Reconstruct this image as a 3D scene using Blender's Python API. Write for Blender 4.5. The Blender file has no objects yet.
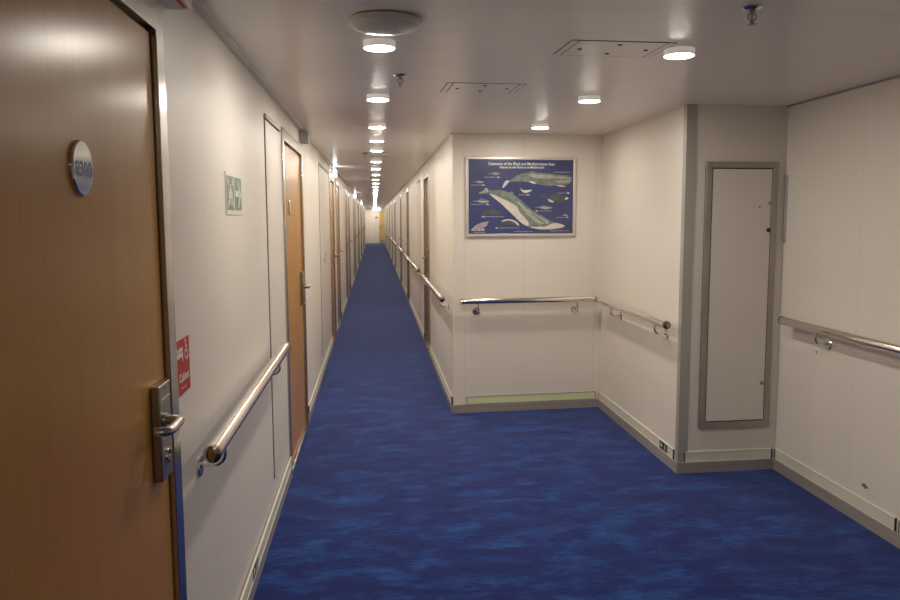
import bpy, bmesh, math, random
from mathutils import Vector, Matrix
random.seed(4)
S = bpy.context.scene
COL = S.collection
PI = math.pi

# ------------------------------------------------------------------ materials
def new_mat(name):
    m = bpy.data.materials.new(name); m.use_nodes = True
    nt = m.node_tree; b = nt.nodes['Principled BSDF']
    return m, nt, b
def noise_var(nt, b, col, var, scale, vec=None, detail=3):
    """colour varied by noise"""
    n = nt.nodes.new('ShaderNodeTexNoise'); n.inputs['Scale'].default_value = 1.0; n.inputs['Detail'].default_value = detail
    g = nt.nodes.new('ShaderNodeNewGeometry'); mp = nt.nodes.new('ShaderNodeMapping')
    mp.inputs['Scale'].default_value = scale
    nt.links.new(g.outputs['Position'], mp.inputs['Vector']); nt.links.new(mp.outputs[0], n.inputs['Vector'])
    r = nt.nodes.new('ShaderNodeValToRGB')
    r.color_ramp.elements[0].position = .3; r.color_ramp.elements[1].position = .7
    r.color_ramp.elements[0].color = [c * (1 - var) for c in col] + [1]
    r.color_ramp.elements[1].color = [min(1, c * (1 + var)) for c in col] + [1]
    nt.links.new(n.outputs['Fac'], r.inputs['Fac']); nt.links.new(r.outputs['Color'], b.inputs['Base Color'])
    return n, r
def plain(name, col, rough=.5, metal=0., var=.04, scale=(6, 6, 6), spec=.5, coat=0.):
    m, nt, b = new_mat(name)
    noise_var(nt, b, col, var, scale)
    b.inputs['Roughness'].default_value = rough; b.inputs['Metallic'].default_value = metal
    b.inputs['Specular IOR Level'].default_value = spec; b.inputs['Coat Weight'].default_value = coat
    return m
def emit(name, col, strength, base=(.8, .8, .8)):
    m, nt, b = new_mat(name)
    b.inputs['Base Color'].default_value = (*base, 1)
    b.inputs['Emission Color'].default_value = (*col, 1); b.inputs['Emission Strength'].default_value = strength
    return m
def seamed(name, col, rough, axis, seams=(), period=None, offset=0., width=.0016, dark=.55, spec=.5, var=.025, bump=0.):
    """painted sheet panelling with thin joints at given positions along a world axis"""
    m, nt, b = new_mat(name); N = nt.nodes; L = nt.links
    n, r = noise_var(nt, b, col, var, (1.1, 1.1, 1.6))
    g = N.new('ShaderNodeNewGeometry'); sx = N.new('ShaderNodeSeparateXYZ'); L.new(g.outputs['Position'], sx.inputs[0])
    src = sx.outputs['XYZ'.index(axis)]
    def math_(op, a, v, c=None):
        k = N.new('ShaderNodeMath'); k.operation = op
        for i, q in enumerate((a, v, c)):
            if q is None: continue
            if isinstance(q, (int, float)): k.inputs[i].default_value = q
            else: L.new(q, k.inputs[i])
        return k.outputs[0]
    acc = None
    def add(o):
        nonlocal acc
        acc = o if acc is None else math_('MAXIMUM', acc, o)
    for s_ in seams:
        add(math_('COMPARE', src, s_, width))
    if period:
        fr = math_('PINGPONG', math_('SUBTRACT', src, offset), period / 2)
        add(math_('LESS_THAN', fr, width))
    if acc is not None:
        mx = N.new('ShaderNodeMix'); mx.data_type = 'RGBA'; mx.blend_type = 'MULTIPLY'
        L.new(acc, mx.inputs[0]); L.new(r.outputs['Color'], mx.inputs[6]); mx.inputs[7].default_value = (dark, dark, dark, 1)
        L.new(mx.outputs[2], b.inputs['Base Color'])
    b.inputs['Roughness'].default_value = rough; b.inputs['Specular IOR Level'].default_value = spec
    return m

WALLC = (.765, .71, .635)
M = {}
M['wall_left'] = seamed('painted_panel_left', WALLC, .42, 'Y', (2.52, 3.35, 6.75, 7.6, 9.3), 2.57, 11.9, dark=.75)
M['wall_cr'] = seamed('painted_panel_right', WALLC, .42, 'Y', (6.13, 7.3, 10.0), 2.2, 11.3, dark=.72)
M['wall_poster'] = seamed('painted_panel_poster', WALLC, .42, 'X', (.694, 1.169, 1.753), dark=.8)
M['wall_plain'] = seamed('painted_panel_plain', WALLC, .42, 'Y', (3.72,), dark=.85)
M['wall_niche'] = seamed('painted_panel_niche', (.72, .66, .59), .45, 'X', ())
M['ceiling'] = seamed('ceiling_planks', (.83, .765, .715), .31, 'Y', (), .312, .31 * 9 - .02, width=.0022, dark=.72, spec=.7)
M['trim'] = plain('grey_metal_trim', (.40, .375, .34), .45, .2, .04)
M['base'] = plain('grey_skirting', (.29, .265, .25), .5, .0, .12, (3, 3, 60))
M['strip'] = plain('luminous_strip', (.70, .70, .57), .4, 0, .03)
M['strip_green'] = plain('luminous_strip_green', (.72, .78, .44), .4, 0, .04)
M['strip_edge'] = plain('strip_rail', (.72, .69, .60), .4, 0, .03)
M['dark'] = plain('dark_gap', (.035, .03, .026), .7, 0, .1)
M['seal'] = plain('dark_rubber', (.05, .03, .02), .5, 0, .1)
M['black'] = plain('black_plastic', (.02, .02, .02), .4, 0, .1)
M['white'] = plain('white_plastic', (.70, .67, .62), .4, 0, .03)
M['lamp_ring'] = emit('lamp_ring', (1., .90, .765), .10, (.85, .83, .78))  # faint emission added so the housing rim looks brightly lit
M['grey_box'] = plain('grey_plastic', (.40, .38, .34), .5, 0, .03)
M['dome'] = plain('fixture_dome', (.52, .50, .45), .28, 0, .03)
M['chrome'] = plain('polished_steel', (.82, .78, .71), .10, 1., .03, (2, 2, 2))
M['steel'] = plain('brushed_steel', (.47, .45, .42), .22, 1., .10, (70, 70, 1.2))
M['steel_dark'] = plain('dark_brushed_steel', (.33, .30, .26), .36, 1., .10, (70, 70, 2))
M['bronze'] = plain('dim_steel', (.35, .30, .24), .38, 1., .08, (20, 20, 4))
M['frame_grey'] = plain('hatch_frame_steel', (.36, .33, .29), .4, .7, .08, (20, 20, 6))
M['mirror'] = plain('mirror_plate', (.72, .72, .72), .09, 1., .02)
M['cap'] = plain('end_cap_steel', (.45, .36, .27), .12, 1., .05)
M['text_dark'] = plain('dark_print', (.02, .02, .03), .6, 0, .02)
M['text_white'] = plain('white_print', (.80, .78, .76), .5, 0, .02)
M['red'] = plain('red_sign', (.52, .028, .026), .5, 0, .04, spec=.2)
M['green'] = plain('green_sign', (.12, .23, .155), .4, 0, .05)
M['dark_green'] = plain('dark_green_sign', (.02, .035, .028), .4, 0, .05)
M['sign_white'] = plain('sign_white', (.72, .69, .62), .4, 0, .02)
M['lamp'] = emit('lamp_diffuser', (1., .90, .765), 100.)
M['emergency'] = emit('emergency_lamp', (.80, .88, 1.), 7.)
M['exit'] = emit('exit_sign_green', (.55, 1., .92), 1.5)
M['frame_alu'] = plain('poster_aluminium', (.70, .66, .60), .35, .6, .03)
M['poster_blue'] = plain('poster_blue', (.040, .050, .150), .3, 0, .25, (2.5, 2.5, 2.5))
M['oak_end'] = plain('end_door_oak', (.60, .36, .12), .4, 0, .1, (30, 30, 2))
def print_mat(name, c, var=.15): return plain(name, c, .35, 0, var, (25, 25, 25))
M['w_grey'] = print_mat('print_grey_green', (.155, .185, .17), .35)
M['w_grey_l'] = print_mat('print_light_grey_green', (.34, .355, .31), .25)
M['w_pale'] = print_mat('print_pale', (.60, .58, .50), .1)
M['w_dark'] = print_mat('print_dark', (.07, .075, .08), .3)
M['w_mid'] = print_mat('print_mid', (.20, .20, .21), .2)
M['w_pink'] = print_mat('print_pinkish', (.38, .33, .36), .15)

def wood(name, c0, c1):
    m, nt, b = new_mat(name); N = nt.nodes; L = nt.links
    g = N.new('ShaderNodeNewGeometry')
    def nz(scale, det):
        mp = N.new('ShaderNodeMapping'); mp.inputs['Scale'].default_value = scale; L.new(g.outputs['Position'], mp.inputs['Vector'])
        n = N.new('ShaderNodeTexNoise'); n.inputs['Scale'].default_value = 1; n.inputs['Detail'].default_value = det
        L.new(mp.outputs[0], n.inputs['Vector']); return n
    a = nz((120, 120, 3.0), 4); c = nz((14, 14, .8), 3)
    mx = N.new('ShaderNodeMath'); mx.operation = 'MULTIPLY_ADD'; L.new(a.outputs['Fac'], mx.inputs[0]); mx.inputs[1].default_value = .55
    ml = N.new('ShaderNodeMath'); ml.operation = 'MULTIPLY'; L.new(c.outputs['Fac'], ml.inputs[0]); ml.inputs[1].default_value = .45
    L.new(ml.outputs[0], mx.inputs[2])
    r = N.new('ShaderNodeValToRGB'); r.color_ramp.elements[0].position = .32; r.color_ramp.elements[1].position = .66
    r.color_ramp.elements[0].color = (*c0, 1); r.color_ramp.elements[1].color = (*c1, 1)
    L.new(mx.outputs[0], r.inputs['Fac']); L.new(r.outputs['Color'], b.inputs['Base Color'])
    b.inputs['Roughness'].default_value = .25; b.inputs['Specular IOR Level'].default_value = .1
    return m
M['rust'] = plain('bare_brown', (.20, .12, .07), .7)
M['wood'] = wood('beech_veneer', (.445, .207, .044), (.51, .25, .060))

def carpet():
    m, nt, b = new_mat('blue_carpet'); N = nt.nodes; L = nt.links
    g = N.new('ShaderNodeNewGeometry')
    def nz(scale, det, rough=.6, dist=0.):
        mp = N.new('ShaderNodeMapping'); mp.inputs['Scale'].default_value = scale; L.new(g.outputs['Position'], mp.inputs['Vector'])
        n = N.new('ShaderNodeTexNoise'); n.inputs['Scale'].default_value = 1; n.inputs['Detail'].default_value = det
        n.inputs['Roughness'].default_value = rough; n.inputs['Distortion'].default_value = dist
        L.new(mp.outputs[0], n.inputs['Vector']); return n.outputs['Fac']
    big = nz((3.8, 7.5, 1), 6, .66, .3); streak = nz((14, 60, 1), 5, .75); fine = nz((160, 420, 1), 2, .8)
    def ma(a, k, c):
        q = N.new('ShaderNodeMath'); q.operation = 'MULTIPLY_ADD'; L.new(a, q.inputs[0]); q.inputs[1].default_value = k
        if isinstance(c, float): q.inputs[2].default_value = c
        else: L.new(c, q.inputs[2])
        return q.outputs[0]
    v = ma(fine, .20, ma(streak, .50, ma(big, .75, -.20)))
    r = N.new('ShaderNodeValToRGB'); e = r.color_ramp.elements
    e[0].position = .38; e[0].color = (.005, .009, .078, 1)
    e[1].position = .72; e[1].color = (.018, .085, .29, 1)
    k = e.new(.51); k.color = (.006, .015, .108, 1)
    k = e.new(.60); k.color = (.009, .040, .19, 1)
    L.new(v, r.inputs['Fac']); L.new(r.outputs['Color'], b.inputs['Base Color'])
    b.inputs['Roughness'].default_value = .9; b.inputs['Specular IOR Level'].default_value = .08
    b.inputs['Sheen Weight'].default_value = .9; b.inputs['Sheen Roughness'].default_value = .32
    b.inputs['Sheen Tint'].default_value = (.38, .48, 1, 1)
    bp = N.new('ShaderNodeBump'); bp.inputs['Strength'].default_value = .25; bp.inputs['Distance'].default_value = .004
    L.new(fine, bp.inputs['Height']); L.new(bp.outputs[0], b.inputs['Normal'])
    return m
M['carpet'] = carpet()

# ------------------------------------------------------------------ mesh helpers
class MB:
    def __init__(s): s.bm = bmesh.new()
    def box(s, x0, x1, y0, y1, z0, z1):
        c = [s.bm.verts.new(p) for p in [(x0, y0, z0), (x1, y0, z0), (x1, y1, z0), (x0, y1, z0), (x0, y0, z1), (x1, y0, z1), (x1, y1, z1), (x0, y1, z1)]]
        for f in [(0, 3, 2, 1), (4, 5, 6, 7), (0, 1, 5, 4), (1, 2, 6, 5), (2, 3, 7, 6), (3, 0, 4, 7)]: s.bm.faces.new([c[i] for i in f])
        return s
    def prism(s, pts, vec):
        """closed polygon of 3-D points swept along vec"""
        vec = Vector(vec)
        a = [s.bm.verts.new(p) for p in pts]; b = [s.bm.verts.new(Vector(p) + vec) for p in pts]
        n = len(pts); s.bm.faces.new(a[::-1]); s.bm.faces.new(b)
        for i in range(n): s.bm.faces.new([a[i], a[(i + 1) % n], b[(i + 1) % n], b[i]])
        return s
    def foot(s, pts, z0, z1): return s.prism([(x, y, z0) for x, y in pts], (0, 0, z1 - z0))
    def tube(s, path, r, seg=14, caps=True):
        path = [Vector(p) for p in path]; rings = []
        t0 = (path[1] - path[0]).normalized()
        ref = Vector((0, 0, 1)) if abs(t0.z) < .9 else Vector((1, 0, 0))
        for i, p in enumerate(path):
            t = ((path[min(i + 1, len(path) - 1)] - p).normalized() + (p - path[max(i - 1, 0)]).normalized())
            t.normalize()
            u = ref - t * ref.dot(t); u.normalize(); ref = u; w = t.cross(u)
            rr = r[i] if isinstance(r, (list, tuple)) else r
            rings.append([s.bm.verts.new(p + (u * math.cos(2 * PI * k / seg) + w * math.sin(2 * PI * k / seg)) * rr) for k in range(seg)])
        for a, b in zip(rings, rings[1:]):
            for k in range(seg): s.bm.faces.new([a[k], a[(k + 1) % seg], b[(k + 1) % seg], b[k]])
        if caps: s.bm.faces.new(rings[0][::-1]); s.bm.faces.new(rings[-1])
        return s
    def lathe(s, prof, origin=(0, 0, 0), axis=(0, 0, 1), seg=32):
        """profile of (radius, height) spun round axis"""
        o = Vector(origin); t = Vector(axis).normalized()
        u = (Vector((1, 0, 0)) if abs(t.x) < .9 else Vector((0, 1, 0))); u = (u - t * u.dot(t)).normalized(); w = t.cross(u)
        rings = []
        for r, h in prof:
            if r < 1e-6: rings.append([s.bm.verts.new(o + t * h)]); continue
            rings.append([s.bm.verts.new(o + t * h + (u * math.cos(2 * PI * k / seg) + w * math.sin(2 * PI * k / seg)) * r) for k in range(seg)])
        for a, b in zip(rings, rings[1:]):
            for k in range(seg):
                k2 = (k + 1) % seg
                if len(a) == 1 and len(b) == 1: continue
                if len(a) == 1: s.bm.faces.new([a[0], b[k2], b[k]])
                elif len(b) == 1: s.bm.faces.new([a[k], a[k2], b[0]])
                else: s.bm.faces.new([a[k], a[k2], b[k2], b[k]])
        if len(rings[0]) > 1: s.bm.faces.new(rings[0][::-1])
        if len(rings[-1]) > 1: s.bm.faces.new(rings[-1])
        return s
    def build(s, name, mat, parent=None, bevel=0., smooth=False, bseg=2):
        bmesh.ops.recalc_face_normals(s.bm, faces=s.bm.faces)
        me = bpy.data.meshes.new(name); s.bm.to_mesh(me); s.bm.free()
        me.materials.append(M[mat] if isinstance(mat, str) else mat)
        o = bpy.data.objects.new(name, me); COL.objects.link(o)
        if parent is not None: o.parent = parent
        if bevel:
            md = o.modifiers.new('bevel', 'BEVEL'); md.width = bevel; md.segments = bseg; md.limit_method = 'ANGLE'; md.angle_limit = .6
        if smooth or bevel:
            for p in me.polygons: p.use_smooth = True
            me.set_sharp_from_angle(angle=.65)
        return o

def tag(o, label=None, cat=None, group=None, kind=None):
    for k, v in (('label', label), ('category', cat), ('group', group), ('kind', kind)):
        if v: o[k] = v
    return o
def thing(name, label, cat, loc=(0, 0, 0), rotz=0., group=None, kind=None):
    o = bpy.data.objects.new(name, None); COL.objects.link(o); o.empty_display_size = .1
    o.location = loc; o.rotation_euler = (0, 0, rotz)
    return tag(o, label, cat, group, kind)
def dup(root, loc, label=None, group=None):
    r = root.copy(); COL.objects.link(r); r.location = loc
    if label: r['label'] = label
    if group: r['group'] = group
    for ch in list(root.children):
        c = ch.copy(); COL.objects.link(c); c.parent = r
        for g in ch.children:
            d = g.copy(); COL.objects.link(d); d.parent = c
    return r
def text(name, body, size, mat, parent, origin, right, up, align='CENTER', width=None, depth=.0004, bold=0.):
    """lettering as a thin mesh; origin/right/up in the parent's space"""
    cu = bpy.data.curves.new(name, 'FONT'); cu.body = body; cu.size = size; cu.align_x = align; cu.align_y = 'CENTER'
    cu.extrude = depth; cu.offset = bold; cu.resolution_u = 3
    tmp = bpy.data.objects.new(name, cu); COL.objects.link(tmp)
    dg = bpy.context.evaluated_depsgraph_get()
    me = bpy.data.meshes.new_from_object(tmp.evaluated_get(dg)); bpy.data.objects.remove(tmp); bpy.data.curves.remove(cu)
    xs = [v.co.x for v in me.vertices]
    k = 1. if not width else width / (max(xs) - min(xs))
    R = Vector(right).normalized(); U = Vector(up).normalized(); Nn = R.cross(U)
    me.transform(Matrix.Diagonal((k, 1, 1, 1)))
    me.transform(Matrix(((R.x, U.x, Nn.x, origin[0]), (R.y, U.y, Nn.y, origin[1]), (R.z, U.z, Nn.z, origin[2]), (0, 0, 0, 1))))
    me.name = name; me.materials.clear(); me.materials.append(M[mat])
    o = bpy.data.objects.new(name, me); COL.objects.link(o); o.parent = parent
    return o
ORD = ['first', 'second', 'third', 'fourth', 'fifth', 'sixth', 'seventh', 'eighth', 'ninth', 'tenth', 'eleventh', 'twelfth', 'thirteenth', 'fourteenth', 'fifteenth',
       'sixteenth', 'seventeenth', 'eighteenth', 'nineteenth', 'twentieth', 'twenty-first', 'twenty-second', 'twenty-third', 'twenty-fourth', 'twenty-fifth', 'twenty-sixth',
       'twenty-seventh', 'twenty-eighth', 'twenty-ninth', 'thirtieth', 'thirty-first', 'thirty-second']

# ------------------------------------------------------------------ dimensions (metres; corridor runs along +Y)
XL, XR, XA, XN = -.530, .605, 1.812, 2.434      # wall faces: left, corridor right, alcove side, far right
H = 2.195
YP0, YP1 = 6.051, 6.132                          # poster wall from corridor corner to alcove corner
SL = math.atan((YP1 - YP0) / (XA - XR))
YC, YN = 4.445, 4.465                            # niche wall
YE, YB = 48.0, -2.6                              # corridor end, wall behind the viewer
JW = .069                                        # door jamb width
FT = .010                                        # door frame stands proud of the wall

pairs = [9.39, 14.25, 19.5, 24.55, 29.7, 34.8, 39.9]
LD = [(1.0, 2.006), (4.70, 5.80)]
for p in pairs: LD += [(p + .07, p + .87), (p + 1.58, p + 2.38)]
RD = [(y + .07, y + .87) for y in (8.62, 13.72, 17.55, 22.7, 26.5, 31.3, 35.2, 40.0, 44.0)]
DH = 2.005

# ------------------------------------------------------------------ shell
def struct(name, mb, mat, label=None, bevel=0.):
    o = mb.build(name, mat, None, bevel); return tag(o, label, None, None, 'structure')
struct('floor', MB().box(-1.2, 3.0, YB - .1, YE + .3, -.06, 0), 'carpet')
struct('ceiling', MB().box(-1.2, 3.0, YB - .1, YE + .3, H, H + .06), 'ceiling')
def side_wall(name, x0, x1, ya, yb, doors, mat):
    mb = MB(); y = ya
    for a, b in doors:
        mb.box(x0, x1, y, a - JW, 0, H); mb.box(x0, x1, a - JW, b + JW, DH + JW, H); y = b + JW
    mb.box(x0, x1, y, yb, 0, H)
    return struct(name, mb, mat)
side_wall('wall_left', XL - .07, XL, YB, YE, LD, 'wall_left')
side_wall('wall_corridor_right', XR, XR + .07, YP0 + .08, YE, RD, 'wall_cr')
struct('wall_poster', MB().foot([(XR, YP0), (XA, YP1), (XA, YP1 + .08), (XR, YP0 + .08)], 0, H), 'wall_poster')
struct('wall_alcove', MB().foot([(XA, YC), (XA + .07, YC + .002), (XA + .07, YP1 + .08), (XA, YP1 + .08)], 0, H), 'wall_plain')
struct('wall_niche', MB().foot([(XA + .07, YC + .002), (XN, YN), (XN, YN + .08), (XA + .07, YC + .082)], 0, H), 'wall_niche')
struct('wall_right', MB().box(XN, XN + .07, YB, YN + .08, 0, H), 'wall_plain')
struct('wall_back', MB().box(XL - .07, XN + .07, YB - .08, YB, 0, H), 'wall_plain')
struct('wall_end', MB().box(-1.1, 1.3, YE, YE + .1, 0, H), 'wall_plain')
struct('trim_1', MB().box(XL, XR, 47.0, 47.12, 2.02, H), 'trim')                      # lowered head at corridor end
# corner profile of alcove, ceiling moulding of the left wall
cs = (YN - YC) / (XN - XA)
struct('trim_2', MB().foot([(XA - .005, YC - .006), (XA + .056, YC - .006 + cs * .06), (XA + .056, YC + .002), (XA, YC + .0), (XA, YC + .042), (XA - .005, YC + .042)], .066, H), 'trim', bevel=.002)
struct('trim_3', MB().box(XL, XL + .028, YB, YE, H - .016, H), 'wall_niche')
struct('trim_4', MB().box(XR - .018, XR, YP0 + .0, YE, H - .01, H), 'wall_niche')
struct('trim_5', MB().box(XN - .012, XN, YB, YN, H - .008, H), 'base')

BT, BH = .013, .066
def base_left():
    mb = MB(); y = YB
    for a, b in LD:
        mb.box(XL, XL + BT, y, a - JW, 0, BH); y = b + JW
    mb.box(XL, XL + BT, y, YE, 0, BH); return mb
struct('baseboard_left', base_left(), 'base')
mb = MB(); y = YP0 + .012
for a, b in RD: mb.box(XR - BT, XR, y, a - JW, 0, BH); y = b + JW
mb.box(XR - BT, XR, y, YE, 0, BH)
struct('baseboard_corridor_right', mb, 'base')
dy = BT
struct('baseboard_poster', MB().foot([(XR - BT, YP0 - dy), (XA - BT, YP1 - dy), (XA - BT, YP1), (XR, YP0), (XR, YP0 + .012), (XR - BT, YP0 + .012)], 0, BH), 'base')
struct('baseboard_alcove', MB().foot([(XA - BT, YC - BT), (XA, YC - BT), (XA, YP1), (XA - BT, YP1)], 0, BH), 'base')
struct('baseboard_niche', MB().foot([(XA, YC - BT), (XN - BT, YN - BT), (XN - BT, YN), (XA, YC - .001)], 0, BH), 'base')
struct('baseboard_right', MB().box(XN - BT, XN, YB, YN, 0, BH), 'base')

# ------------------------------------------------------------------ low luminous strips
def strip_thing(label, loc, rotz, length, mat='strip', ends=True):
    """runs along local +x, faces local -y"""
    t = thing('luminous_strip', label, 'guide strip', loc, rotz, 'low luminous guide strips')
    MB().box(0, length, -.007, -.0005, .070, .126).build('strip_face', mat, t, .001)
    for z0_, z1_ in ((.126, .130), (.0665, .070)): MB().box(0, length, -.0095, 0, z0_, z1_).build('edge_rail', 'strip_edge' if mat == 'strip' else 'base', t)
    if ends:
        for x_ in (-.006, length): MB().box(x_, x_ + .006, -.009, 0, .0675, .129).build('end_piece', 'dark' if mat == 'strip' else 'base', t)
    return t
def on_poster_wall(x): return (x, YP0 + (x - XR) * math.tan(SL), 0)
strip_thing('yellow-green luminous strip at the foot of the poster wall', on_poster_wall(.712), SL, (1.775 - .712) / math.cos(SL), 'strip_green')
strip_thing('pale luminous strip at the foot of the alcove side wall, with a dark arrow sign', (XA, YP1 - .03, 0), -PI / 2, YP1 - .03 - 4.51)
strip_thing('short pale luminous strip below the tall access hatch', (XA + .04, YC + cs * .04, 0), math.atan(cs), .555)
strip_thing('pale luminous strip along the foot of the far right wall', (XN, YN - .02, 0), -PI / 2, YN - .02 - 3.335)
strip_thing('pale luminous strip past the gap, at the right edge of the far right wall', (XN, 3.30, 0), -PI / 2, 3.3 - 1.2)
# left wall: strips face +x -> run along -y direction rotated by +90 deg
edges = [(LD[i][1] + JW + .02, LD[i + 1][0] - JW - .02) for i in range(len(LD) - 1)]
k = 0
for i, (a, b) in enumerate(edges):
    if b - a < 1.: continue
    lab = ['cream luminous strip on the left wall below the handrail and red sign', 'cream luminous strip on the left wall just past the second wooden door'][k] if k < 2 else \
        f'cream luminous strip on the left corridor wall beyond the {ORD[k - 2]} pair of doors'
    strip_thing(lab, (XL + BT - .006, a, 0), PI / 2, b - a); k += 1
ya = YP0 + .02
for i, (a, b) in enumerate(RD + [(YE, YE)]):
    lab = 'cream luminous strip on the right corridor wall just past the poster corner' if i == 0 else f'cream luminous strip on the right corridor wall beyond the {ORD[i - 1]} door'
    strip_thing(lab, (XR - BT + .006, a - JW - .02, 0), -PI / 2, a - JW - .02 - ya); ya = b + JW + .02

# ------------------------------------------------------------------ doors
def frame_part(t, n, w, h=DH):
    d0, d1 = -.068, FT
    mb = MB()
    x0, x1 = sorted((n * d0, n * d1))
    pts = [(-JW, 0), (0, 0), (0, h), (w, h), (w, 0), (w + JW, 0), (w + JW, h + JW), (-JW, h + JW)]
    mb.prism([(x0, y, z) for y, z in pts], (x1 - x0, 0, 0))
    return mb.build('door_frame', 'steel', t, .002)
def leaf_parts(t, n, w, h=DH, recess=-.004):
    q = sorted((n * (recess - .04), n * recess))
    MB().box(q[0], q[1], .009, w - .009, .018, h - .009).build('door_leaf', 'wood', t, .0015)
    q2 = sorted((n * (recess - .03), n * (recess - .012)))
    pts = [(0.0005, .012), (.012, .012), (.012, h - .012), (w - .012, h - .012), (w - .012, .012), (w - .0005, .012), (w - .0005, h - .0005), (.0005, h - .0005)]
    MB().prism([(q2[0], y, z) for y, z in pts], (q2[1] - q2[0], 0, 0)).build('door_seal', 'seal', t)
    q3 = sorted((n * -.06, n * .012))
    MB().box(q3[0], q3[1], .001, w - .001, .0005, .012).build('threshold', 'steel', t, .003)
    q4 = sorted((n * -.075, n * -.069))
    MB().box(q4[0], q4[1], -.03, w + .03, 0.001, h + .03).build('rebate', 'dark', t)
def lock_parts(t, n, yc, z0=.93, z1=1.168, r0=-.004, detail=True, hinge=-1):
    """lock plate with card slot, lever and cylinder; lever points along hinge (-1 = toward smaller y)"""
    d1 = r0 + .022
    q = sorted((n * r0, n * d1))
    lp = MB().box(q[0], q[1], yc - .047, yc + .047, z0, z1).build('lock_plate', 'steel_dark', t, .003, bseg=2)
    zs = 1.068; D = d1
    P = lambda d, y, z: (n * d, y, z)
    ys = yc - .018
    path = [P(D - .004, ys, zs), P(D + .026, ys, zs), P(D + .035, ys + hinge * .003, zs), P(D + .040, ys + hinge * .011, zs), P(D + .041, ys + hinge * .03, zs), P(D + .041, ys + hinge * .092, zs),
            P(D + .039, ys + hinge * .103, zs), P(D + .032, ys + hinge * .111, zs), P(D + .022, ys + hinge * .113, zs), P(D + .010, ys + hinge * .113, zs)]
    MB().tube(path, [.0112] * 10, 14).build('lever', 'steel', lp, 0, True)
    if detail:
        MB().lathe([(.017, 0), (.017, .008), (.012, .009)], P(D - .001, ys, zs), P(1, 0, 0)).build('lever_rose', 'steel', lp, 0, True)
        MB().lathe([(.0, .002), (.012, .002), (.013, .006), (.017, .006), (.018, 0)], P(D - .001, yc + .0, .975), P(1, 0, 0)).build('key_cylinder', 'chrome', lp, 0, True)
        q = sorted((n * D, n * (D + .0012)))
        MB().box(q[0], q[1], yc - .033, yc + .04, 1.118, 1.121).build('card_slot', 'white', lp)  # white bar paints the highlight line along the card slot
        MB().box(q[0], q[1], yc - .006, yc + .008, 1.142, 1.146).build('indicator', 'black', lp)
        q = sorted((n * D, n * (D + .0008)))
        MB().box(q[0], q[1], yc - .04, yc + .042, 1.0, 1.112).build('card_reader_face', 'steel_dark', lp, .0005)
def plate_part(t, n, yc, zc, number=None, r0=-.004):
    P = lambda d, y, z: (n * d, y, z)
    pl = MB().lathe([(.051, 0), (.051, .0045), (.0485, .0070), (0, .0070)], P(r0, yc, zc), P(1, 0, 0), 40).build('number_plate', 'mirror', t, 0, True)
    if number: text('plate_number', number, .037, 'text_dark', pl, P(r0 + .0071, yc + .001, zc - .003), P(0, 1, 0) if n > 0 else (0, -1, 0), (0, 0, 1), width=.082, depth=.00008, bold=.0009)
    return pl

DOORL = []
# door 1 (left foreground)
t = thing('door_1', 'wooden cabin door with round plate reading 8300, steel frame and lever lock', 'door', (XL, LD[0][0], 0), kind='structure')
w = LD[0][1] - LD[0][0]
frame_part(t, 1, w); leaf_parts(t, 1, w); lock_parts(t, 1, w - .093, .921, 1.154); plate_part(t, 1, .496, 1.642, '8300')
# door 2
t = thing('door_2', 'second wooden cabin door on the left wall, past the handrail end', 'door', (XL, LD[1][0], 0), kind='structure')
w = LD[1][1] - LD[1][0]
frame_part(t, 1, w); leaf_parts(t, 1, w); lock_parts(t, 1, w - .14); plate_part(t, 1, .33, 1.62)
# repeats further along
def far_door(idx, side, wallx, y0, w, label, proto=None):
    if proto is None:
        t = thing('door_%d' % idx, label, 'door', (wallx, y0, 0), group='cabin doors along the corridor', kind='structure')
        frame_part(t, side, w); leaf_parts(t, side, w, recess=-.004 if side > 0 else -.03)
        lock_parts(t, side, w - .11, detail=False, r0=-.004 if side > 0 else -.03)
        plate_part(t, side, w * .42, 1.62, r0=-.004 if side > 0 else -.03)
        return t
    t = dup(proto, (wallx, y0, 0), label); t.name = 'door_%d' % idx; return t
proto = None; idx = 3
for i, (a, b) in enumerate(LD[2:]):
    lab = f'{"nearer" if i % 2 == 0 else "farther"} wooden door of the {ORD[i // 2]} door pair along the left corridor wall'
    o = far_door(idx, 1, XL, a, b - a, lab, proto); proto = proto or o; idx += 1
proto = None
for i, (a, b) in enumerate(RD):
    o = far_door(idx, -1, XR, a, b - a, f'{ORD[i]} wooden door along the right corridor wall past the poster corner', proto); proto = proto or o; idx += 1
# end door
t = thing('door_%d' % idx, 'light oak door in the end wall of the long corridor', 'door', (.33, YE, 0), kind='structure'); idx += 1
MB().box(-.04, 0, -.03, 0, 0, 1.98).box(.0, .8, -.03, 0, 1.94, 1.98).build('door_frame', 'steel', t)
MB().box(.004, .8, -.02, -.002, .01, 1.938).build('door_leaf', 'oak_end', t)
MB().box(.03, .07, -.035, -.02, .85, 1.1).build('lock_plate', 'dark', t)
MB().box(.02, .3, -.024, -.02, .05, .2).build('kick_plate', 'steel_dark', t)

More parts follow.
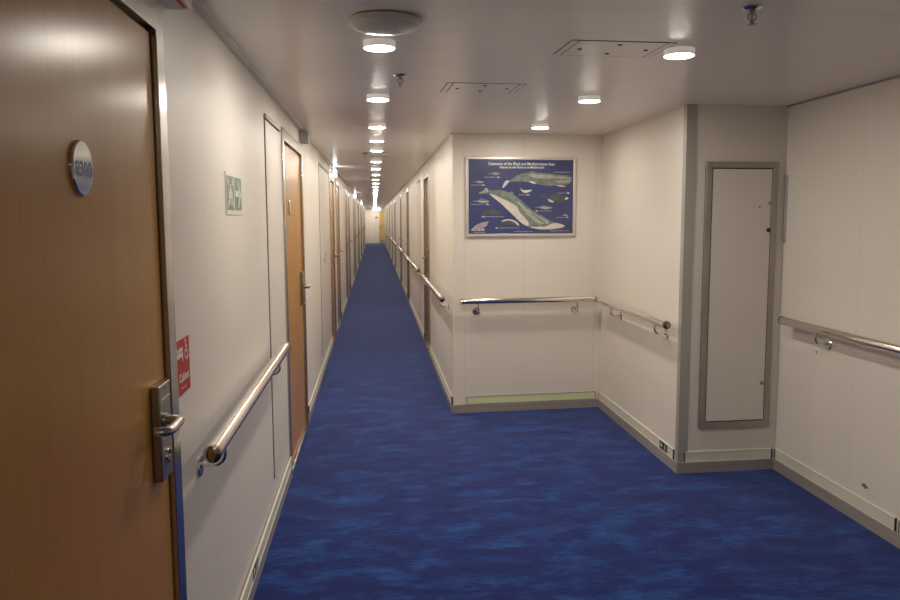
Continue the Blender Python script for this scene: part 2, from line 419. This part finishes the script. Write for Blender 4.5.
# ------------------------------------------------------------------ narrow service panels set in the corridor walls
def service_panel(label, n, wallx, y0, y1, z0, z1, knob=None):
    t = thing('service_panel', label, 'panel', (wallx, y0, 0), 0, 'narrow service panels in the corridor walls')
    q = sorted((.0003 * n, .0022 * n)); w = y1 - y0
    MB().box(q[0], q[1], 0, w, z0, z1).build('shadow_gap', 'dark', t)
    q = sorted((0.0022 * n, .006 * n))
    MB().box(q[0], q[1], .008, w - .008, z0 + .008, z1 - .008).build('panel_face', 'wall_niche', t, .001)
    q = sorted((.0003 * n, .012 * n))
    MB().box(q[0], q[1], 0, w, z1, z1 + .022).build('head_strip', 'trim', t, .001)
    if knob:
        MB().lathe([(.018, 0), (.018, .012), (.01, .02), (0, .021)], (n * .006, knob[0], knob[1]), (n, 0, 0), 16).build('knob', 'chrome', t, 0, True)
        MB().box(*sorted((n * .006, n * .012)), knob[0] - .012, knob[0] + .012, knob[1] - .1, knob[1] - .04).build('latch', 'steel_dark', t, .002)
    return t
service_panel('tall narrow white service panel beside the second wooden door on the left', 1, XL, 3.93, 4.53, .225, 2.035)
service_panel('white service panel with a small round knob before the first left door pair', 1, XL, 7.66, 9.2, .2, 2.06, (.55, 1.18))
service_panel('narrow white service panel on the right corridor wall past the first door', -1, XR, 10.38, 11.08, .2, 2.03)

# ------------------------------------------------------------------ handrails
def handrail(label, loc, rotz, length, brackets, zc=.912, group='steel handrails', off=.08):
    """runs along local +x; wall face is y=0, the room is toward -y"""
    t = thing('handrail', label, 'handrail', loc, rotz, group)
    OFF, R = off, .0245
    MB().tube([(0.004, -OFF, zc), (length - .004, -OFF, zc)], R, 28).build('rail', 'chrome', t, 0, True)
    for x, s_ in ((0.004, -1), (length - .004, 1)):
        MB().lathe([(R + .0008, -.014), (R + .0008, .001), (R - .003, .004), (R * .5, .0055), (0, .006)], (x, -OFF, zc), (s_, 0, 0), 28).build('end_cap', 'cap', t, 0, True)
    for x in brackets:
        pth = [(x, -OFF, zc - R + .002), (x, -OFF, zc - .050)]
        for q in range(1, 7):
            a = q / 6 * PI / 2
            pth.append((x, -OFF + .03 * (1 - math.cos(a)), zc - .050 - .03 * math.sin(a)))
        pth.append((x, -.004, zc - .080))
        b = MB().tube(pth, .0078, 12).build('bracket', 'chrome', t, 0, True)
        MB().lathe([(.033, .0003), (.033, .004), (.029, .008), (.012, .0095), (0, .0095)], (x, 0, zc - .084), (0, -1, 0), 24).build('wall_plate', 'chrome', b, 0, True)
    return t
handrail('polished steel handrail on the left wall between the two near wooden doors', (XL, 2.145, 0), PI / 2, 1.81, (.17, 1.53), .902, off=.074)
# rails whose wall is to their right: local +x runs toward -Y
handrail('steel handrail on the poster wall under the whale poster', on_poster_wall(.651), SL, 1.10, (.14, .945), .900)
handrail('steel handrail on the alcove side wall right of the whale poster', (XA, 5.90, 0), -PI / 2, 1.425, (.31, 1.22), .903, off=.078)
handrail('steel handrail on the far right wall beside the tall access hatch', (XN, 4.31, 0), -PI / 2, 2.6, (.36, 1.6, 2.4), .945, off=.075)
for i, (a, b) in enumerate([(6.13, 8.52), (9.56, 10.76), (10.88, 13.6), (14.85, 17.4), (18.7, 22.55), (23.85, 26.4), (27.65, 31.15), (32.45, 35.1), (36.35, 39.9)]):
    handrail(f'steel handrail along the right corridor wall, {ORD[i]} length from the poster corner', (XR, b, 0), -PI / 2, b - a, (.52 if i == 1 else .18, (b - a) - (.45 if i == 2 else .22)), .905)

# ------------------------------------------------------------------ ceiling fixtures
def led(loc, label):
    t = thing('ceiling_light', label, 'ceiling light', (loc[0], loc[1], H), 0, 'round LED ceiling lights')
    MB().lathe([(.059, 0), (.059, -.023), (.0575, -.025), (.055, -.025), (.0545, -.023), (.0544, -.004)], (0, 0, 0), (0, 0, 1), 36).build('housing', 'lamp_ring', t, 0, True)
    MB().lathe([(.0542, -.020), (.054, -.0248), (.050, -.0265), (.03, -.0275), (0, -.028)], (0, 0, 0), (0, 0, 1), 36).build('diffuser', 'lamp', t, 0, True)
    return t
ys = [2.964, 4.231, 5.51, 6.50, 7.42, 8.86, 10.14, 11.56, 12.94, 14.46, 16.2, 17.9, 19.6]
while ys[-1] < 44.8: ys.append(ys[-1] + 1.75)
lp = led((.027, ys[0]), 'round lit ceiling light nearest in the corridor row, beside the unlit dome')
for i, y in enumerate(ys[1:]): dup(lp, (.027, y, H), f'round lit ceiling light, {ORD[i + 1]} of the corridor row counting from the near end')
for x, y, lab in [(1.188, 3.013, 'round lit ceiling light in the alcove beside the near ceiling hatch'), (1.165, 4.21, 'middle round lit ceiling light of the alcove row'),
                  (1.165, 5.47, 'farthest alcove ceiling light, close to the poster wall')]:
    dup(lp, (x, y, H), lab)
for x, y, lab in [(.027, 47.5, 'added round ceiling light beyond the lowered ceiling edge, brightening the end wall'), (.027, 46.3, 'added round ceiling light before the lowered ceiling edge, brightening the end wall'), (.027, -.9, 'round lit ceiling light behind the viewpoint in the corridor row')]:  # the two corridor-end lamps are added to brighten the end wall
    dup(lp, (x, y, H), lab)

def dome(loc, label):
    t = thing('dome_lamp', label, 'lamp', (loc[0], loc[1], H), 0, 'unlit dome lamps on the corridor ceiling')
    MB().lathe([(.085, 0), (.085, -.004)], seg=40).build('mounting_plate', 'dark', t, 0, True)
    MB().lathe([(.115, -.003), (.119, -.006), (.119, -.022), (.117, -.024)], seg=48).build('rim', 'white', t, 0, True)
    MB().lathe([(.1165, -.0235), (.112, -.026), (.098, -.031), (.075, -.036), (.04, -.0395), (0, -.0405)], seg=48).build('dome_cover', 'dome', t, 0, True)
    return t
d0 = dome((.043, 2.635), 'unlit white dome lamp on the ceiling nearest, in front of the first light')
dup(d0, (.045, 7.95, H), 'unlit white dome lamp on the corridor ceiling, second one along the row')
dup(d0, (.035, 12.6, H), 'unlit white dome lamp on the corridor ceiling, third one along the row')

def sprinkler(loc, label):
    t = thing('sprinkler', label, 'sprinkler', (loc[0], loc[1], H), 0, 'ceiling sprinklers')
    MB().lathe([(.031, 0), (.031, -.003), (.024, -.009), (.012, -.011)], seg=28).build('escutcheon', 'steel', t, 0, True)
    MB().lathe([(.0095, -.009), (.0095, -.020), (.007, -.022)], seg=16).build('body', 'bronze', t, 0, True)
    mb = MB()
    for s_ in (-1, 1): mb.tube([(s_ * .007, 0, -.018), (s_ * .013, 0, -.026), (s_ * .012, 0, -.036), (s_ * .003, 0, -.046)], .0026, 8)
    mb.build('frame_arms', 'bronze', t, 0, True)
    MB().lathe([(.0028, -.02), (.0028, -.044)], seg=10).build('glass_bulb', 'bronze', t, 0, True)
    MB().lathe([(.006, -.044), (.006, -.05), (.0125, -.052), (.0125, -.0535), (0, -.0545)], seg=20).build('deflector', 'bronze', t, 0, True)
    return t
s0 = sprinkler((.124, 3.615), 'chrome sprinkler on the corridor ceiling just past the first light')
dup(s0, (1.175, 2.395, H), 'chrome sprinkler on the alcove ceiling above and in front of the near hatch')
dup(s0, (-.085, 7.9, H), 'sprinkler beside the second dome lamp down the corridor')

def ceiling_hatch(cx, cy, w, d, rot, label):
    t = thing('ceiling_hatch', label, 'hatch', (cx, cy, H), rot, 'screwed ceiling hatches')
    MB().box(-w / 2, w / 2, -d / 2, d / 2, -.0012, -.0002).build('shadow_gap', 'dark', t)
    for x_ in (-w / 2 + .004, w / 2 - .029): MB().box(x_, x_ + .025, -d / 2 + .006, d / 2 - .006, -.0019, -.0012).build('edge_frame', 'ceiling', t)
    MB().box(-w / 2 + .034, w / 2 - .034, -d / 2 + .006, d / 2 - .006, -.0019, -.0012).build('hatch_panel', 'ceiling', t)
    for x, y in ((-w * .32, 0.01), (-.0, -d * .3), (.005, d * .3), (w * .33, .0)):
        MB().lathe([(.0095, -.0015), (.0095, -.0035), (.004, -.0055), (0, -.0055)], (x, y, 0), seg=14).build('screw', 'black', t, 0, True)
    return t
ceiling_hatch(.925, 3.019, .405, .265, .045, 'white rectangular ceiling hatch with four dark screws beside an alcove light')
ceiling_hatch(.546, 3.963, .39, .285, .04, 'white rectangular ceiling hatch with four dark screws nearer the corridor lights')

def wall_box(y0, y1, label, mat, red):
    t = thing('junction_box', label, 'box', (XL, y0, 0), 0, 'small boxes above the doors')
    MB().box(.0004, .064, 0, y1 - y0, 2.092, H - .017).build('box_body', mat, t, .003)
    if red: MB().box(.045, .056, y1 - y0 - .10, y1 - y0 - .025, 2.0905, 2.0925).build('red_label', 'red', t)
wall_box(1.93, 2.16, 'white box with a red mark high on the wall above the 8300 door frame', 'white', True)
wall_box(5.76, 5.91, 'small grey box under the ceiling above the second wooden door', 'grey_box', False)

def emergency(y, label):
    t = thing('emergency_lamp', label, 'lamp', (XL, y, 0), 0, 'bluish emergency lamps above the doors')
    MB().box(.0004, .03, -.07, .07, 2.10, 2.165).build('housing', 'white', t, .004)
    MB().box(.03, .062, -.06, .06, 2.065, 2.155).build('lamp_glass', 'emergency', t, .006)
    return t
emergency(10.0, 'bluish white lit emergency lamp above the first door pair on the left')
emergency(20.2, 'bluish white lit emergency lamp above the third door pair on the left')
emergency(30.4, 'bluish white lit emergency lamp above the fifth door pair on the left')

t = thing('exit_sign', 'glowing green exit sign hanging at the far end of the corridor', 'sign', (.12, 45.6, 0))
MB().box(-.24, .24, -.02, .02, 1.97, 2.12).build('lit_panel', 'exit', t, .004)
MB().box(-.02, .02, -.01, .01, 2.12, H).build('hanger', 'grey_box', t)
t = thing('fire_notice', 'small red and white notice on the end wall of the corridor', 'sign', (.12, YE, 0))
MB().box(-.09, .09, -.006, -.0005, 1.5, 1.74).build('notice_panel', 'sign_white', t)
MB().box(-.08, .08, -.008, -.006, 1.52, 1.62).build('notice_mark', 'red', t)

# ------------------------------------------------------------------ signs on the left wall
# local frame of a left-wall sign: right = +Y, up = +Z, out = +X
def flat(pts, d0, d1): return MB().prism([(d0, y, z) for y, z in pts], (d1 - d0, 0, 0))
def circ(cy, cz, r, a0=0, a1=2 * PI, n=16): return [(cy + r * math.cos(a0 + (a1 - a0) * i / n), cz + r * math.sin(a0 + (a1 - a0) * i / n)) for i in range(n)]
def ring_pts(cy, cz, r0, r1, a0, a1, n=14):
    o = [(cy + r1 * math.cos(a0 + (a1 - a0) * i / n), cz + r1 * math.sin(a0 + (a1 - a0) * i / n)) for i in range(n + 1)]
    return o + [(cy + r0 * math.cos(a0 + (a1 - a0) * i / n), cz + r0 * math.sin(a0 + (a1 - a0) * i / n)) for i in range(n, -1, -1)]
def join(*polys, d0, d1):
    mb = MB()
    for p in polys: mb.prism([(d0, y, z) for y, z in p], (d1 - d0, 0, 0))
    return mb

t = thing('cabin_sign', 'red sign with white bed and wheelchair symbols and lettering, beside door 8300', 'sign', (XL, 2.078, 1.074))
MB().box(.0004, .003, 0.0, .160, 0, .150).build('sign_plate', 'red', t, .0005)
zb = .108
join([(.012, zb - .018), (.020, zb - .018), (.020, zb + .030), (.012, zb + .030)], [(.022, zb - .006), (.085, zb - .006), (.085, zb + .008), (.022, zb + .008)],
     [(.040, zb + .010), (.084, zb + .010), (.084, zb + .020), (.045, zb + .020)], [(.078, zb - .018), (.085, zb - .018), (.085, zb - .004), (.078, zb - .004)],
     circ(.030, zb + .0155, .0062), d0=.003, d1=.0036).build('bed_symbol', 'text_white', t)
wy, wz = .122, zb - .003
join(ring_pts(wy, wz, .0135, .0175, PI * .75, PI * 2.0), circ(wy - .004, wz + .036, .0058), [(wy - .007, wz + .028), (wy - .001, wz + .028), (wy + .001, wz + .006), (wy - .005, wz + .006)],
     [(wy - .004, wz + .004), (wy + .013, wz + .004), (wy + .013, wz + .009), (wy - .004, wz + .009)], [(wy + .010, wz + .006), (wy + .015, wz + .006), (wy + .023, wz - .016), (wy + .018, wz - .018)],
     [(wy - .002, wz + .018), (wy + .010, wz + .018), (wy + .010, wz + .022), (wy - .002, wz + .022)], d0=.003, d1=.0036).build('wheelchair_symbol', 'text_white', t)
text('sign_lettering', 'Cabines', .034, 'text_white', t, (.0032, .092, .045), (0, 1, 0), (0, 0, 1), width=.108, bold=.0004)
join(*[[(.058 + i * .009, .0155), (.065 + i * .009, .0155), (.065 + i * .009, .0185), (.058 + i * .009, .0185)] for i in range(6)], d0=.003, d1=.0034).build('small_print', 'w_pale', t)

t = thing('assembly_sign', 'green and white assembly station sign with arrow on the left wall', 'sign', (XL, 2.875, 1.563))
MB().box(.0004, .003, 0, .335, 0, .155).build('sign_plate', 'sign_white', t, .0005)
MB().box(.003, .0036, .012, .155, .018, .142).build('symbol_panel', 'green', t)
MB().box(.003, .0036, .175, .318, .018, .142).build('arrow_panel', 'green', t)
aw = join([(.182, .070), (.262, .070), (.262, .092), (.182, .092)], [(.238, .134), (.252, .134), (.306, .081), (.252, .028), (.238, .028), (.278, .081)], d0=.0036, d1=.0042).build('arrow', 'sign_white', t)
ps = [circ(.083, .104, .0085), [(.072, .094), (.094, .094), (.097, .062), (.090, .062), (.088, .036), (.078, .036), (.076, .062), (.069, .062)]]
for cx_, s_ in ((.056, .78), (.110, .78)):
    ps += [circ(cx_, .092, .0068), [(cx_ - .009, .084), (cx_ + .009, .084), (cx_ + .010, .060), (cx_ + .005, .060), (cx_ + .004, .040), (cx_ - .004, .040), (cx_ - .005, .060), (cx_ - .010, .060)]]
for sy, sz in ((-1, 1), (1, 1), (-1, -1), (1, -1)):
    cy_, cz_ = .083 + sy * .044, .080 + sz * .040
    ty, tz = cy_ - sy * .004, cz_ - sz * .004
    ps += [[(cy_ + sy * .016, cz_ + sz * .013), (cy_ + sy * .011, cz_ + sz * .016), (ty, tz + sz * .006), (ty + sy * .005, tz)], [(ty - sy * .008, tz - sz * .008), (ty + sy * .012, tz - sz * .006), (ty - sy * .006, tz + sz * .012)]]
join(*ps, d0=.0036, d1=.0042).build('assembly_symbol', 'sign_white', t)

# small exit arrows on the luminous strips: local right=+x, up=+z, out=-y
def arrow_sign(label, loc, rotz, flip=1):
    t = thing('exit_arrow_sign', label, 'sign', loc, rotz, 'dark arrow signs on the low strips')
    MB().box(0, .13, -.0085, -.0072, .072, .125).build('sign_plate', 'dark_green', t)
    def pr(*polys):
        mb = MB()
        for p in polys: mb.prism([(x, -.0085, z) for x, z in p], (0, -.0006, 0))
        return mb
    c = .099
    pr([(.012, c), (.032, c + .018), (.032, c + .007), (.052, c + .007), (.052, c - .007), (.032, c - .007), (.032, c - .018)]).build('arrow', 'sign_white', t)
    m_ = .092
    pr(circ(m_ + .004, c + .016, .0045, n=10), [(m_ - .004, c + .011), (m_ + .006, c + .011), (m_ + .004, c - .003), (m_ - .006, c - .003)], [(m_ - .006, c - .003), (m_ + .002, c - .003), (m_ - .010, c - .020), (m_ - .016, c - .018)],
       [(m_ - .002, c - .003), (m_ + .005, c - .003), (m_ + .012, c - .018), (m_ + .006, c - .020)], [(m_ + .004, c + .009), (m_ + .016, c + .003), (m_ + .014, c), (m_ + .003, c + .005)]).build('running_figure', 'sign_white', t)
    return t
arrow_sign('small dark arrow sign on the strip near the grey column of the alcove', (XA, 4.735, 0), -PI / 2)
arrow_sign('small dark arrow sign on the luminous strip below the left handrail', (XL + BT - .006, 3.115, 0), PI / 2)
arrow_sign('small dark arrow sign on the strip at the right edge, far right wall', (XN, 3.275, 0), -PI / 2)

# ------------------------------------------------------------------ tall access hatch in the niche
an = math.atan(cs)
t = thing('access_hatch', 'tall narrow white access hatch with grey steel frame in the niche', 'hatch', (1.931, YC + cs * (1.931 - XA), 0), an)
w, z0, z1, f = .448, .275, 1.868, .036
MB().prism([(x, -.010, z) for x, z in [(0, z0), (w, z0), (w, z1), (0, z1)]], (0, .0096, 0)).build('backing', 'dark', t)
mb = MB()
for q in ([(0, z0), (f, z0 + f), (f, z1 - f), (0, z1)], [(w, z0), (w, z1), (w - f, z1 - f), (w - f, z0 + f)], [(0, z1), (f, z1 - f), (w - f, z1 - f), (w, z1)], [(0, z0), (w, z0), (w - f, z0 + f), (f, z0 + f)]):
    mb.prism([(x, -.018, z) for x, z in q], (0, .017, 0))
mb.build('hatch_frame', 'frame_grey', t, .001)
MB().box(f + .006, w - f - .003, -.0155, -.010, z0 + f + .007, z1 - f - .007).build('hatch_door', 'wall_niche', t, .0015)
for x, z, r, mt, nm in [(.398, 1.468, .0135, 'black', 'latch'), (.400, 1.627, .009, 'steel_dark', 'latch'), (.392, .545, .011, 'steel_dark', 'latch'), (.337, 1.604, .004, 'dark', 'screw')]:
    MB().lathe([(r, 0), (r, .006), (r * .6, .009), (0, .009)], (x, -.0155, z), (0, -1, 0), 18).build(nm, mt, t, 0, True)

# chips in the paint of the far right wall
def chip(label, y, z, pts):
    o = MB().prism([(XN - .0012, y + a, z + b) for a, b in pts], (.001, 0, 0)).build('paint_chip', 'rust' if z < .5 else 'bronze', None)
    tag(o, label, 'paint chip', 'chips in the paint')
chip('small brown paint chip low on the far right wall above the strip', 3.575, .196, [(-.03, .0), (-.012, .008), (.006, .016), (.022, .012), (.03, -.004), (.012, -.004), (.0, -.012), (-.012, -.003)])
chip('small scuff in the paint below the far right handrail bracket', 4.06, .795, [(-.006, .01), (.006, .012), (.008, -.002), (-.002, -.012)])
t = thing('cover_strip', 'thin vertical cover strip in the corner beside the access hatch', 'strip', (XN, YN, 0))
MB().box(-.006, -.0005, -.03, -.006, 1.39, 1.79).build('strip_body', 'grey_box', t, .002)
MB().box(-.010, -.006, -.028, -.008, 1.40, 1.43).build('clip', 'trim', t, .001)

# ------------------------------------------------------------------ whale poster
PX0, PX1, PZ0, PZ1 = .704, 1.590, 1.398, 2.018
wP, hP = (PX1 - PX0) / math.cos(SL), PZ1 - PZ0
poster = thing('whale_poster', 'framed blue poster of whales and dolphins on the alcove wall', 'poster', (PX0, on_poster_wall(PX0)[1], PZ0), SL)
B = .023
mb = MB()
for q in ([(0, 0), (B, B), (B, hP - B), (0, hP)], [(wP, 0), (wP, hP), (wP - B, hP - B), (wP - B, B)], [(0, hP), (B, hP - B), (wP - B, hP - B), (wP, hP)], [(0, 0), (wP, 0), (wP - B, B), (B, B)]):
    mb.prism([(x, -.020, z) for x, z in q], (0, .0195, 0))
mb.build('poster_frame', 'frame_alu', poster, .004)
sheet = MB().box(B - .002, wP - B + .002, -.010, -.002, B - .002, hP - B + .002).build('printed_sheet', 'poster_blue', poster)
sxp, szp = (wP - 2 * B) / 628., (hP - 2 * B) / 451.
def pp(x, y): return (B + (x - 80) * sxp, hP - B - (y - 82) * szp)
LAY = [0]
def art(name, pts, mat, parent, lay=1):
    y0 = -.010 - .0004 * lay
    return MB().prism([(pp(*p)[0], y0, pp(*p)[1]) for p in pts], (0, .0004 - .00005, 0)).build(name, mat, parent)
def smooth(pts, it=2):
    for _ in range(it):
        o = []
        for i, a in enumerate(pts):
            b = pts[(i + 1) % len(pts)]
            o += [(a[0] * .75 + b[0] * .25, a[1] * .75 + b[1] * .25), (a[0] * .25 + b[0] * .75, a[1] * .25 + b[1] * .75)]
        pts = o
    return pts
# large rorqual diving to the lower right
art('whale_picture', smooth([(135, 287), (150, 276), (172, 268), (178, 252), (190, 254), (202, 272), (240, 262), (290, 268), (322, 284), (336, 271), (343, 280), (352, 298), (390, 325), (430, 362), (470, 397), (520, 424), (575, 458), (618, 468), (670, 486), (640, 500), (580, 509), (520, 509), (470, 501), (430, 492), (395, 470), (350, 425), (310, 385), (270, 345), (230, 315), (198, 288), (165, 288)], 2), 'w_grey', sheet)
art('whale_belly', smooth([(198, 284), (240, 298), (290, 322), (340, 346), (372, 368), (380, 395), (410, 430), (442, 465), (438, 490), (395, 468), (350, 423), (310, 384), (270, 344), (230, 314)], 1), 'w_pale', sheet, 2)
art('whale_throat', smooth([(578, 470), (618, 470), (668, 486), (640, 499), (580, 507), (520, 508), (470, 500), (440, 491), (520, 492), (556, 486)], 1), 'w_pale', sheet, 2)
art('whale_back_highlight', smooth([(360, 320), (430, 382), (500, 428), (570, 462), (545, 478), (490, 470), (430, 420), (395, 370)], 2), 'w_grey_l', sheet, 2)
art('whale_crease', smooth([(455, 405), (500, 430), (550, 470), (540, 476), (495, 445), (452, 412)], 1), 'w_grey', sheet, 3)
# sperm whale at the top
art('whale_picture', smooth([(277, 258), (285, 235), (298, 208), (325, 207), (345, 192), (370, 174), (405, 164), (440, 154), (462, 150), (485, 159), (560, 165), (640, 171), (694, 178), (701, 192), (698, 215), (684, 230), (640, 234), (600, 238), (560, 240), (520, 235), (480, 226), (430, 216), (380, 213), (345, 212), (322, 216), (302, 240)], 2), 'w_grey', sheet)
art('whale_highlight', smooth([(430, 165), (500, 170), (600, 178), (690, 184), (690, 200), (600, 196), (520, 196), (450, 186)], 2), 'w_grey_l', sheet, 2)
art('whale_highlight', smooth([(600, 205), (690, 200), (694, 214), (650, 226), (600, 220)], 2), 'w_grey_l', sheet, 2)
art('whale_flipper', smooth([(430, 209), (460, 210), (486, 225), (468, 229)], 1), 'w_pale', sheet, 2)
art('whale_jaw', smooth([(592, 234), (640, 236), (670, 243), (640, 247)], 1), 'w_pale', sheet, 2)
art('whale_fluke', smooth([(277, 258), (285, 235), (298, 208), (325, 207), (302, 238)], 1), 'w_pale', sheet, 2)
art('whale_fluke', smooth([(135, 287), (150, 276), (172, 268), (178, 252), (190, 254), (200, 274), (165, 288)], 1), 'w_grey_l', sheet, 2)
# black and white dolphin on the right
art('orca_picture', smooth([(502, 300), (516, 294), (545, 308), (572, 295), (598, 292), (596, 276), (606, 280), (614, 294), (652, 300), (684, 314), (670, 326), (640, 336), (600, 339), (570, 332), (545, 318)], 1), 'w_dark', sheet)
art('orca_patch', smooth([(552, 320), (570, 324), (596, 339), (580, 342), (560, 334)], 1), 'w_pale', sheet, 2)
art('orca_patch', smooth([(655, 322), (668, 306), (685, 315), (668, 326)], 1), 'w_pale', sheet, 2)
def dolphin(x0, x1, yc, hgt, mat, flip=False, belly=None, name='dolphin_picture'):
    base = [(0, -.1), (.07, -.32), (.12, -.05), (.3, -.42), (.44, -.6), (.47, -1.05), (.56, -.62), (.75, -.5), (.88, -.15), (1, .12), (.88, .32), (.7, .5), (.6, .9), (.52, .5), (.3, .25), (.12, .1), (.05, .3)]
    f_ = lambda p: ((x1 - (x1 - x0) * p[0]) if flip else (x0 + (x1 - x0) * p[0]), yc + hgt * p[1] * .5)
    art(name, smooth([f_(p) for p in base], 1), mat, sheet)
    if belly: art(name.replace('picture', 'belly'), smooth([f_(p) for p in [(.2, .1), (.5, .05), (.8, .1), (.97, .15), (.85, .3), (.65, .42), (.4, .32)]], 1), belly, sheet, 2)
dolphin(196, 270, 166, 26, 'w_mid', belly='w_pink')
dolphin(106, 176, 216, 22, 'w_mid', belly='w_pale')
dolphin(106, 208, 333, 38, 'w_mid', belly='w_pale')
art('dolphin_picture', smooth([(386, 250), (396, 262), (412, 268), (440, 264), (462, 264), (446, 276), (420, 284), (402, 278), (392, 266)], 1), 'w_pale', sheet)
art('pilot_whale_picture', smooth([(163, 418), (172, 392), (205, 378), (240, 380), (262, 396), (278, 402), (270, 418), (240, 412), (205, 410), (185, 416)], 1), 'w_dark', sheet)
art('pilot_whale_picture', smooth([(262, 476), (275, 452), (310, 444), (350, 450), (374, 468), (382, 484), (350, 478), (300, 482)], 1), 'w_dark', sheet)
art('pilot_whale_edge', smooth([(272, 460), (285, 448), (320, 442), (358, 452), (378, 470), (383, 486), (372, 482), (352, 460), (318, 450), (288, 456)], 1), 'w_pale', sheet, 2)
dolphin(478, 586, 372, 34, 'w_mid', belly='w_pale')
dolphin(640, 682, 420, 20, 'w_mid', belly='w_pale')
dolphin(664, 690, 284, 16, 'w_pale')
art('logo_shape', smooth([(100, 505), (122, 478), (160, 462), (188, 458), (204, 456), (192, 466), (190, 482), (165, 496), (130, 500)], 1), 'w_pink', sheet)
def ptext(name, body, x, y, hpx, wpx, align='CENTER', mat='text_white'):
    px_, pz_ = pp(x, y)
    text(name, body, hpx * szp * 1.38, mat, sheet, (px_, -.0118, pz_), (1, 0, 0), (0, 0, 1), align, wpx * sxp, .0003, .0004)
ptext('poster_title', 'Cetaceans of the Black and Mediterranean Seas', 395, 107, 18, 396)
ptext('poster_subtitle', 'Cétacés de mer Noire et de Méditerranée', 397, 128, 14, 268)
ptext('logo_lettering', 'ACCOBAMS', 136, 507, 15, 78)
def cap_lines(x0, x1, y, sil=None):
    """caption line too small to read in the photograph, as a broken rule"""
    mb = MB(); x = x0; rnd = random.Random(int(x0 * 7 + y))
    while x < x1 - 3:
        w_ = min(rnd.uniform(6, 16), x1 - x); a = pp(x, y - 2); b_ = pp(x + w_, y + 2)
        mb.box(a[0], b_[0], -.0106, -.0101, b_[1], a[1]); x += w_ + 3
    mb.build('caption', 'w_pink', sheet)
    if sil: art('size_silhouette', [(sil - 12, y + 3), (sil - 4, y - 6), (sil + 2, y - 1), (sil + 12, y + 3)], 'w_pale', sheet, 2)
for a in [(172, 236, 188, 258), (96, 160, 236, 170), (96, 168, 353, 195), (175, 290, 428, 168), (265, 382, 497, 250), (380, 430, 295, 438), (588, 690, 156, None), (615, 660, 284, None), (510, 580, 394, 490), (610, 660, 434, 676), (350, 462, 520, None), (570, 690, 517, None), (112, 180, 523, None)]: cap_lines(*a)

# ------------------------------------------------------------------ camera and world
f, yaw, pit, rol = 779.151, .0956, .1055, -.0043
cam = bpy.data.cameras.new('camera'); co = bpy.data.objects.new('camera', cam); COL.objects.link(co)
cam.sensor_width = 36.; cam.lens = f * 36. / 900.; cam.clip_start = .02; cam.clip_end = 200
fw = Vector((math.sin(yaw) * math.cos(pit), math.cos(yaw) * math.cos(pit), -math.sin(pit))); r0 = Vector((math.cos(yaw), -math.sin(yaw), 0)); u0 = r0.cross(fw)
r = r0 * math.cos(rol) + u0 * math.sin(rol); u = u0 * math.cos(rol) - r0 * math.sin(rol)
co.matrix_world = Matrix(((r.x, u.x, -fw.x, 0), (r.y, u.y, -fw.y, 0), (r.z, u.z, -fw.z, 1.55), (0, 0, 0, 1)))
S.camera = co
wd = bpy.data.worlds.new('world'); S.world = wd; wd.use_nodes = True
wd.node_tree.nodes['Background'].inputs[0].default_value = (1, .9, .8, 1); wd.node_tree.nodes['Background'].inputs[1].default_value = .02
S.view_settings.view_transform = 'Standard'; S.view_settings.look = 'None'; S.view_settings.exposure = 1.27; S.view_settings.gamma = 1.1
